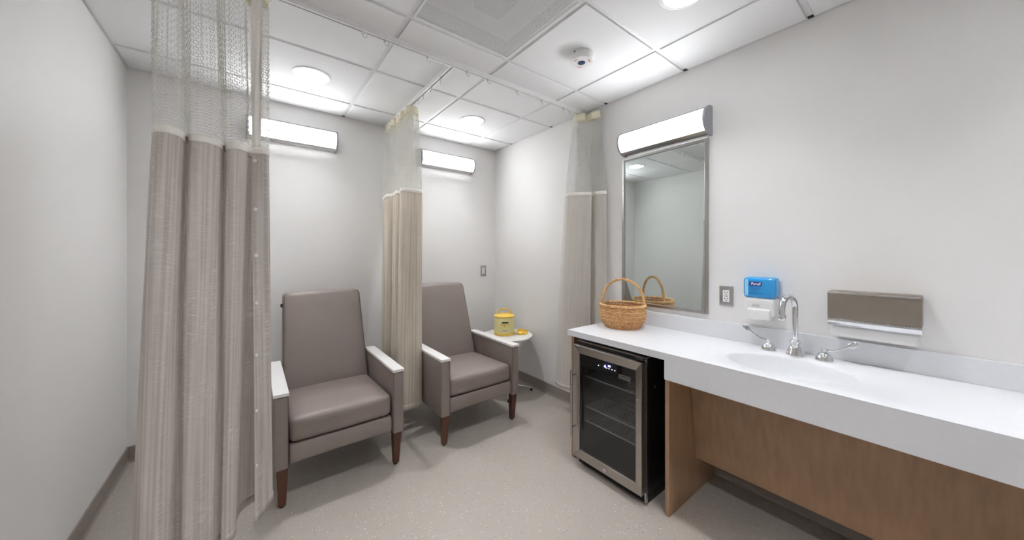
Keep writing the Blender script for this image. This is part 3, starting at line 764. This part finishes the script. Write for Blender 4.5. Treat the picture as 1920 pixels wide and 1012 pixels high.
# ------------------------------------------------------------------ counter with integral sink
CX0, CZ, CT, CY1, CY0, AZ, PY = 1.634, .820, .036, 1.522, -.55, .687, .866
t = thing('sink_counter', (XR, .45, AZ), 'white solid surface counter with integral oval sink, deep front apron and backsplash', 'counter')
bx_, by_, ba, bb = 1.868, .432, .165, .232
cm = MB(); n = 72
xb = XR-.0005
ry0, ry1 = CY0, .80
ring = []; rect = []
corner = [math.atan2(ry1-by_, xb-bx_), math.atan2(ry1-by_, CX0-bx_), math.atan2(ry0-by_, CX0-bx_), math.atan2(ry0-by_, xb-bx_)]
ang = sorted(set([round(2*PI*k/n-PI, 6) for k in range(n)]+[round(a, 6) for a in corner])); n = len(ang)
for a in ang:
    ux, uy = math.cos(a), math.sin(a)
    k = min(((xb-bx_) if ux > 0 else (bx_-CX0))/max(abs(ux), 1e-9), ((ry1-by_) if uy > 0 else (by_-ry0))/max(abs(uy), 1e-9))
    rect.append((bx_+k*ux, by_+k*uy)); rr = 1/math.sqrt((ux/ba)**2+(uy/bb)**2); ring.append((rr*ux, rr*uy))
prof = [(1.0, 0), (.985, -.0025), (.965, -.010), (.93, -.035), (.86, -.075), (.72, -.108), (.45, -.122), (.12, -.128), (.03, -.129)]
vs = [(p[0], p[1], CZ) for p in rect]; fs = []
for sc, dz in prof: vs += [(bx_+p[0]*sc, by_+p[1]*sc, CZ+dz) for p in ring]
for L_ in range(len(prof)):
    for q in range(n): fs.append((L_*n+q, L_*n+(q+1) % n, (L_+1)*n+(q+1) % n, (L_+1)*n+q))
fs.append(tuple(len(prof)*n+q for q in range(n)))
cm.add(vs, fs).build('sink_top', 'solid', t, smooth=True, sharp=60)
MB().box(CX0, xb, .80, CY1, CZ-CT, CZ).build('slab', 'solid', t)
MB().box(CX0, CX0+.02, CY0, .80, AZ, CZ-.0003).box(CX0, CX0+.02, .80, PY, AZ, CZ-CT).build('apron', 'solid', t)
MB().box(XR-.019, XR-.0005, CY0, CY1, CZ, CZ+.098).build('backsplash', 'solid', t, bevel=.002)
MB().lathe([(.022, CZ-.1285), (.022, CZ-.1265), (.016, CZ-.126), (.0, CZ-.127)], (bx_, by_, 0), 24).build('drain', 'chrome', t, smooth=True)
MB().box(CX0+.02, XR-.0005, PY-.02, PY, AZ, CZ-CT).build('apron_return', 'solid', t)

# wooden panels under the counter
tag(MB().box(1.644, XR-.016, 1.474, 1.496, 0, CZ-CT).build('end_panel', 'wood', at=(1.92, 1.485, 0), bevel=.001), 'brown wood end panel of the counter beside the cooler door handle', 'panel')
tag(MB().box(1.642, XR-.016, PY-.021, PY, 0, AZ).build('support_panel', 'wood', at=(1.92, PY, 0), bevel=.001), 'brown wood support panel standing between the cooler and the knee space', 'panel')
mp_ = MB(); n_ = (.9865, .164)
mp_.hexa([(1.937, CY0+.023, .190), (1.957, CY0+.023, .193), (1.957, PY-.022, .193), (1.937, PY-.022, .190)], [(1.856, CY0+.023, .690), (1.876, CY0+.023, .690), (1.876, PY-.022, .690), (1.856, PY-.022, .690)])
tag(mp_.build('knee_panel', 'wood', at=(1.92, .15, .19), bevel=.001), 'sloping brown wood panel covering the pipes under the sink counter', 'panel')
tag(MB().box(1.642, XR-.016, CY0+.001, CY0+.022, 0, AZ).build('support_panel', 'wood', at=(1.92, CY0, 0), bevel=.001), 'brown wood support panel at the far end past the sink', 'panel')

# ------------------------------------------------------------------ faucet
fxx, fyy = 2.105, .452
t = thing('faucet', (fxx, fyy, CZ), 'chrome gooseneck faucet with two wing handles on the sink counter', 'faucet')
MB().lathe([(.036, CZ), (.036, CZ+.006), (.033, CZ+.012), (.026, CZ+.036), (.021, CZ+.048), (.017, CZ+.051), (.017, CZ+.056), (.021, CZ+.058), (.0215, CZ+.070), (.016, CZ+.074), (.013, CZ+.08)], (fxx, fyy, 0), 32).build('spout_base', 'chrome', t, smooth=True)
sd = Vector((-.90, .20, 0)).normalized(); R_ = .058
pts = [(fxx, fyy, CZ+.07), (fxx, fyy, CZ+.16), (fxx, fyy, CZ+.232)]
for k in range(1, 15):
    a = PI*k/14; pts.append((fxx+sd.x*R_*(1-math.cos(a)), fyy+sd.y*R_*(1-math.cos(a)), CZ+.232+R_*math.sin(a)))
ex, ey = fxx+sd.x*2*R_, fyy+sd.y*2*R_
pts.append((ex, ey, CZ+.205))
MB().tube(pts, .0125, 16).build('spout', 'chrome', t, smooth=True)
MB().lathe([(.0145, CZ+.182), (.0155, CZ+.184), (.0155, CZ+.204), (.0135, CZ+.207)], (ex, ey, 0), 20).build('aerator', 'chrome', t, smooth=True)
def wing(hx, hy, dirx, diry, up):
    dm = MB().lathe([(.033, CZ), (.033, CZ+.005), (.030, CZ+.018), (.023, CZ+.032), (.013, CZ+.040), (.009, CZ+.042), (.009, CZ+.056), (.007, CZ+.058)], (hx, hy, 0), 28).build('valve_cap', 'chrome', t, smooth=True)
    v = Vector((dirx, diry, 0)).normalized(); tip = Vector((hx, hy, CZ+.050))+v*.085+Vector((0, 0, .046*up))
    b0 = Vector((hx, hy, CZ+.050))
    pth = bez(b0-v*.006, b0+v*.035, b0+v*.05+Vector((0, 0, .012*up)), tip, 12)
    hb = MB(); hb.tube(pth, [.0055]*3+[.0045]*6+[.004]*4, 8)
    hb.build('handle_stem', 'chrome', dm, smooth=True)
    ax = (tip-Vector(pth[-3])).normalized(); nrm = Vector((-.8, -.35, .45)); nrm = (nrm-ax*nrm.dot(ax)).normalized(); sd_ = ax.cross(nrm)
    vs = []; fs = []; n1, n2 = 10, 16
    for i in range(n1+1):
        th_ = PI*i/n1
        for k in range(n2):
            ph = 2*PI*k/n2
            vs.append(tip+ax*(.012-math.cos(th_)*.021)+sd_*(.0135*math.sin(th_)*math.cos(ph))+nrm*(.003*math.sin(th_)*math.sin(ph)))
    for i in range(n1):
        for k in range(n2): fs.append((i*n2+k, i*n2+(k+1) % n2, (i+1)*n2+(k+1) % n2, (i+1)*n2+k))
    MB().add(vs, fs).build('handle_paddle', 'chrome', dm, smooth=True)
wing(2.108, .560, -.15, .80, 1.0)
wing(2.100, .345, .05, -1.0, .75)

# ------------------------------------------------------------------ soap dispenser
s0, s1 = .530, .676
t = thing('soap_dispenser', (XR, (s0+s1)/2, .97), 'white wall soap dispenser with a translucent blue top', 'soap dispenser')
def dome(q, u):
    q = Vector(q)
    return q
MB().rbox(XR-.092, XR, s0, s1, 1.082, 1.193, .020, 4, lambda q, u: Vector((q.x if u[0] < .5 else min(q.x, XR), q.y, q.z))).build('cartridge_cover', 'blue', t, smooth=True, sharp=70)
MB().rbox(XR-.094, XR-.03, s1-.028, s1-.010, 1.094, 1.180, .006, 3).build('side_window', 'bluesoft', t, smooth=True)
def taper(q, u):
    k = (1-u[2])/2; c_ = (s0+s1)/2
    return Vector((XR-(XR-q.x)*(1-.10*k), c_+(q.y-c_)*(1-.07*k), q.z))
MB().rbox(XR-.088, XR, s0+.003, s1-.003, .985, 1.086, .014, 4, taper).build('housing', 'white', t, smooth=True, sharp=70)
MB().rbox(XR-.098, XR-.04, s0+.022, s1-.018, .968, 1.028, .010, 4).build('push_bar', 'white', t, smooth=True, sharp=70)
yc = (s0+s1)/2+.008; XF = XR-.0925
MB().prism([(-.030, -.011), (.027, -.011), (.031, .011), (-.025, .011)], lambda p, s_: (XF-.0008*s_, yc-p[0]+.006, 1.158+p[1])).build('badge', 'navy', t)
text('lettering', 'Purell', .0185, on_right(XF-.0012, yc+.006, 1.158), 'white', t, shear=.25, thick=.0004)
text('lettering', 'HEALTHY', .0105, on_right(XF-.0006, yc+.006, 1.135), 'navy', t)
text('lettering', 'SOAP', .0105, on_right(XF-.0006, yc+.006, 1.125), 'navy', t)
MB().box(XF-.0006, XF, yc-.02, yc+.03, 1.1095, 1.1107).build('fine_print', 'navy', t)
text('lettering', 'GOJO', .0125, on_right(XR-.0885, yc+.004, 1.043), 'greyink', t, thick=.0003)

# ------------------------------------------------------------------ paper towel dispenser
p0_, p1_ = .055, .334
t = thing('towel_dispenser', (XR, .195, .94), 'brushed steel paper towel dispenser with white lower tray on the wall', 'towel dispenser')
MB().rbox(XR-.105, XR, p0_, p1_, 1.020, 1.147, .008, 3).build('cover', 'brownmetal', t, smooth=True, sharp=70)
MB().box(XR-.108, XR-.104, p0_+.004, p1_-.004, 1.137, 1.144).build('top_trim', 'steel2', t)
MB().prism([(0, 1.022), (.106, 1.022), (.110, 1.014), (.098, .994), (.086, .988), (0, .988)], lambda p, s_: (XR-p[0], (p0_+.001, p1_-.001)[s_], p[1])).build('cutter_bar', 'chrome', t, smooth=True)
tb = MB()
for k in range(30):
    y = p0_+.006+k*(p1_-p0_-.012)/30
    tb.prism([(0, 0), (.009, 0), (.0045, .006)], lambda p, s_: (XR-.1065-.001*s_, y+p[0], 1.020+p[1]))
tb.build('cutter_teeth', 'steel2', t)
MB().rbox(XR-.088, XR, p0_+.008, p1_-.010, .940, .990, .014, 3).build('lower_tray', 'white', t, smooth=True, sharp=70)

# ------------------------------------------------------------------ outlet and switch
oy, oz = .787, 1.070
t = thing('wall_outlet', (XR, oy, oz), 'double socket outlet in a steel plate between mirror and soap dispenser', 'outlet')
MB().rbox(XR-.006, XR, oy-.037, oy+.037, oz-.058, oz+.058, .003, 2).build('cover_plate', 'steel2', t, smooth=True)
MB().box(XR-.0085, XR-.004, oy-.017, oy+.017, oz-.034, oz+.034).build('socket_face', 'white', t, bevel=.001)
for zc in (oz+.019, oz-.019):
    for a in (-.0065, .0065): MB().box(XR-.0088, XR-.0084, oy+a-.0015, oy+a+.0015, zc-.001, zc+.008).build('slot', 'dark', t)
    MB().lathe([(.003, 0), (.003, .0004)], (XR-.0084, oy, zc-.007), 10, '-x').build('ground_hole', 'dark', t)
for a in (-.005, .005): MB().box(XR-.0092, XR-.0084, oy+a-.003, oy+a+.003, oz-.0025, oz+.0025).build('test_button', 'ink' if a < 0 else 'red', t)
for zc in (oz+.048, oz-.048): MB().lathe([(.003, 0), (.003, .001)], (XR-.006, oy, zc), 10, '-x').build('screw', 'chrome', t)
lx, lz = 2.033, 1.127
t = thing('light_switch', (lx, YB, lz), 'white paddle light switch in a grey steel plate on the back wall', 'light switch')
MB().rbox(lx-.036, lx+.036, YB-.006, YB, lz-.058, lz+.058, .003, 2).build('cover_plate', 'steel2', t, smooth=True)
MB().box(lx-.017, lx+.017, YB-.008, YB-.004, lz-.034, lz+.034).build('switch_frame', 'white', t, bevel=.001)
MB().hexa([(lx-.014, YB-.0085, lz-.03), (lx+.014, YB-.0085, lz-.03), (lx+.014, YB-.005, lz-.03), (lx-.014, YB-.005, lz-.03)], [(lx-.014, YB-.0115, lz+.03), (lx+.014, YB-.0115, lz+.03), (lx+.014, YB-.005, lz+.03), (lx-.014, YB-.005, lz+.03)]).build('paddle', 'white', t)
MB().box(lx-.006, lx+.006, YB-.0092, YB-.008, lz-.033, lz-.0305).build('indicator', 'dark', t)

# ------------------------------------------------------------------ wicker basket
kx, ky = 1.995, 1.352
t = thing('wicker_basket', (kx, ky, CZ), 'round woven wicker basket with an arched handle on the counter', 'basket')
hd = Vector((.137, -.257, 0)).normalized(); hp_ = Vector((-hd.y, hd.x, 0))
BH = .148
def brad(z):
    k = z/BH
    return .104+.044*math.sin(min(1, k*1.7)*PI/2)-.004*max(0, k-.6)
def bpnt(a, r_, z):     # slightly longer along the handle
    v = hd*(r_*1.0*math.cos(a))+hp_*(r_*.95*math.sin(a)); return (kx+v.x, ky+v.y, CZ+z)
NS = 30
for k in range(15):
    z = .008+k*(BH-.014)/15; pts = []
    fat = .0048 if k > 4 else .0042
    for q in range(120):
        a = 2*PI*q/120; wv = .0032*math.cos(NS/2*a+PI*(k % 2)); pts.append(bpnt(a, brad(z)+wv, z+.0012*math.sin(NS*a*.5)))
    MB().tube(pts, fat, 6, closed=True).build('weaver', 'wicker' if k % 3 else 'wicker2', t, smooth=True)
for k in range(NS):
    a = 2*PI*(k+.5)/NS
    MB().tube([bpnt(a, brad(z)+(.001 if z > .05 else .0045), z) for z in (.003, .02, .04, .055, .09, .12, BH)], [.004, .0042, .0042, .0035, .0028, .0028, .0028], 6).build('stake', 'wicker', t, smooth=True)
rm = MB()
for ph in (0, 2*PI/3, 4*PI/3):
    rm.tube([bpnt(2*PI*q/150, brad(BH)+.0055*math.cos(22*2*PI*q/150+ph), BH+.003+.0055*math.sin(22*2*PI*q/150+ph)) for q in range(150)], .0048, 6, closed=True)
rm.build('rim', 'wicker2', t, smooth=True)
MB().lathe([(0, CZ), (.112, CZ), (.112, CZ+.008), (0, CZ+.008)], (kx, ky, 0), 40, capend=False).build('base', 'wicker', t, smooth=True)
hn = MB()
for ph in (0, PI*2/3, PI*4/3):
    pts = []
    for q in range(61):
        a = PI*q/60; tw = 5.5*2*PI*q/60+ph
        rr = .138; cxh = -math.cos(a)*rr*(1+.04*math.sin(a)); zh = BH-.03+(.205)*math.sin(a)**.82 if 0 < q < 60 else BH-.05
        rad_v = Vector((math.cos(a), 0, math.sin(a)))
        off = (hp_*math.cos(tw)+(hd*(-math.cos(a))+Vector((0, 0, math.sin(a))))*math.sin(tw))*.0048
        v = hd*cxh+off; pts.append((kx+v.x, ky+v.y, CZ+zh+off.z*0+off.z))
    hn.tube(pts, .0052, 7)
hn.build('handle', 'wicker2', t, smooth=True)

# ------------------------------------------------------------------ beverage cooler
F0, F1, FZ, FX = .958, 1.432, .768, 1.628
t = thing('beverage_cooler', (1.9, 1.2, 0), 'black undercounter drinks cooler with a steel framed glass door', 'fridge')
cab = MB()
th = .03
cab.box(FX, 2.17, F0, F0+th, .055, FZ).box(FX, 2.17, F1-th, F1, .055, FZ)
cab.box(FX, 2.17, F0+th, F1-th, FZ-th, FZ).box(FX, 2.17, F0+th, F1-th, .055, .055+th).box(2.14, 2.17, F0+th, F1-th, .055+th, FZ-th)
cab.build('cabinet', 'black', t)
MB().box(FX+.01, 2.139, F0+th, F0+th+.004, .086, FZ-th-.001).box(FX+.01, 2.139, F1-th-.004, F1-th, .086, FZ-th-.001).box(2.13, 2.139, F0+th+.004, F1-th-.004, .086, FZ-th-.001).build('liner', 'inner', t)
MB().box(FX-.006, FX+.010, F0-.0015, F0+.008, .012, FZ).build('sheen_strip', 'steel2', t)  # bright strip standing in for the reflection on the glossy cabinet side
MB().box(FX-.004, FX+.05, F0, F1, FZ, FZ+.004).build('top_edge', 'steel', t)
MB().box(FX+.012, 2.16, F0+.004, F1-.004, .0, .055).build('kick_plate', 'blackp', t)
gk = MB(); ga, gb, gc, gd = F0+.012, F1-.004, .07, FZ-.02
gk.box(FX-.012, FX, ga, ga+.022, gc, gd).box(FX-.012, FX, gb-.022, gb, gc, gd).box(FX-.012, FX, ga+.022, gb-.022, gc, gc+.022).box(FX-.012, FX, ga+.022, gb-.022, gd-.022, gd)
gk.build('gasket', 'blackp', t)
MB().box(FX-.03, FX+.01, F0+.006, F0+.05, FZ-.010, FZ+.002).build('hinge', 'blackp', t, bevel=.002)
D0, D1, DZ0, DZ1, DX = .962, 1.434, .060, .752, 1.586
# door: a picture frame of four mitred rails, each bevelled towards the glass
door = MB()
i0, i1, j0, j1 = D0+.040, D1-.047, DZ0+.048, DZ1-.050
xo, xi, xbk = DX, DX+.010, FX-.012
O_ = [(D0, DZ0), (D1, DZ0), (D1, DZ1), (D0, DZ1)]; I_ = [(i0, j0), (i1, j0), (i1, j1), (i0, j1)]
first = None
for k in range(4):
    k2 = (k+1) % 4
    a, b, c, d_ = O_[k], O_[k2], I_[k2], I_[k]
    mb = MB().add([(xo, a[0], a[1]), (xo, b[0], b[1]), (xi, c[0], c[1]), (xi, d_[0], d_[1]), (xbk, a[0], a[1]), (xbk, b[0], b[1]), (xbk, c[0], c[1]), (xbk, d_[0], d_[1])],
                  [(0, 1, 2, 3), (7, 6, 5, 4), (0, 4, 5, 1), (3, 2, 6, 7), (1, 5, 6, 2), (0, 3, 7, 4)])
    o = mb.build('door_frame', 'steel', t, bevel=.002)
MB().box(xi+.004, xi+.008, i0-.002, i1+.002, j0-.002, j1+.002).build('door_glass', 'glass', t)
# black printed border behind the glass
bd = MB(); bw = .012
bd.box(xi+.009, xi+.012, i0, i0+bw*.6, j0, j1).box(xi+.009, xi+.012, i1-bw*1.6, i1, j0, j1).box(xi+.009, xi+.012, i0+bw*.6, i1-bw*1.6, j0, j0+bw).box(xi+.009, xi+.012, i0+bw*.6, i1-bw*1.6, j1-.075, j1)
bd.build('glass_border', 'blackp', t)
hy_ = 1.408; hx_ = DX-.040
MB().tube([(hx_, hy_, .205), (hx_, hy_, .603)], .0075, 16).build('handle', 'steel2', t, smooth=True)
for z_ in (.255, .572): MB().tube([(hx_, hy_, z_), (DX+.001, hy_, z_)], .005, 12).build('handle_post', 'steel2', t, smooth=True)
lk = 1.195
MB().lathe([(.011, 0), (.011, .003), (.008, .005)], (DX+.004, lk, DZ0+.022), 20, '-x').build('lock', 'chrome', t, smooth=True)
for z_ in (.555, .215): MB().lathe([(.004, 0), (.004, .002), (.002, .003)], (DX+.003, i0-.017, z_), 12, '-x').build('screw', 'chrome', t, smooth=True)
MB().box(1.70, 1.71, F0-.003, F0, .60, .61).build('side_screw', 'steel2', t)
# control display: digits and keys behind the glass
GX = xi+.0033
text('display_digit', '4', .024, on_right(GX, 1.200, j1-.032), 'led', t, thick=.0006)
MB().box(GX, GX+.0005, 1.162, 1.178, j1-.027, j1-.019).build('display_mark', 'led', t)
for y in (1.245, 1.187, 1.172, 1.152, 1.133): MB().lathe([(.0022, 0), (.0022, .0006)], (GX+.0006, y, j1-.038), 10, '-x').build('key_light', 'ledw', t)
by0 = 1.070
MB().box(GX-.001, GX+.0005, by0-.036, by0+.036, j1-.072, j1-.048).build('badge', 'steel2', t)
MB().box(GX-.0014, GX-.001, by0-.032, by0+.032, j1-.069, j1-.051).build('badge_face', 'blackp', t)
text('lettering', 'NewAir', .019, on_right(GX-.0018, by0, j1-.060), 'steel2', t, thick=.0003)
# wire shelves
for z_ in (.545, .355, .265):
    sh = MB(); a, b = F0+th+.006, F1-th-.006
    for x, q_ in ((1.665, .0042), (1.85, .003), (2.10, .003)): sh.tube([(x, a, z_), (x, b, z_)], q_, 6)
    for k in range(26):
        y = a+.008+(b-a-.016)*k/25; sh.tube([(1.665, y, z_+.004), (2.10, y, z_+.004)], .0016, 5)
    sh.build('wire_shelf', 'clear', t, smooth=True)
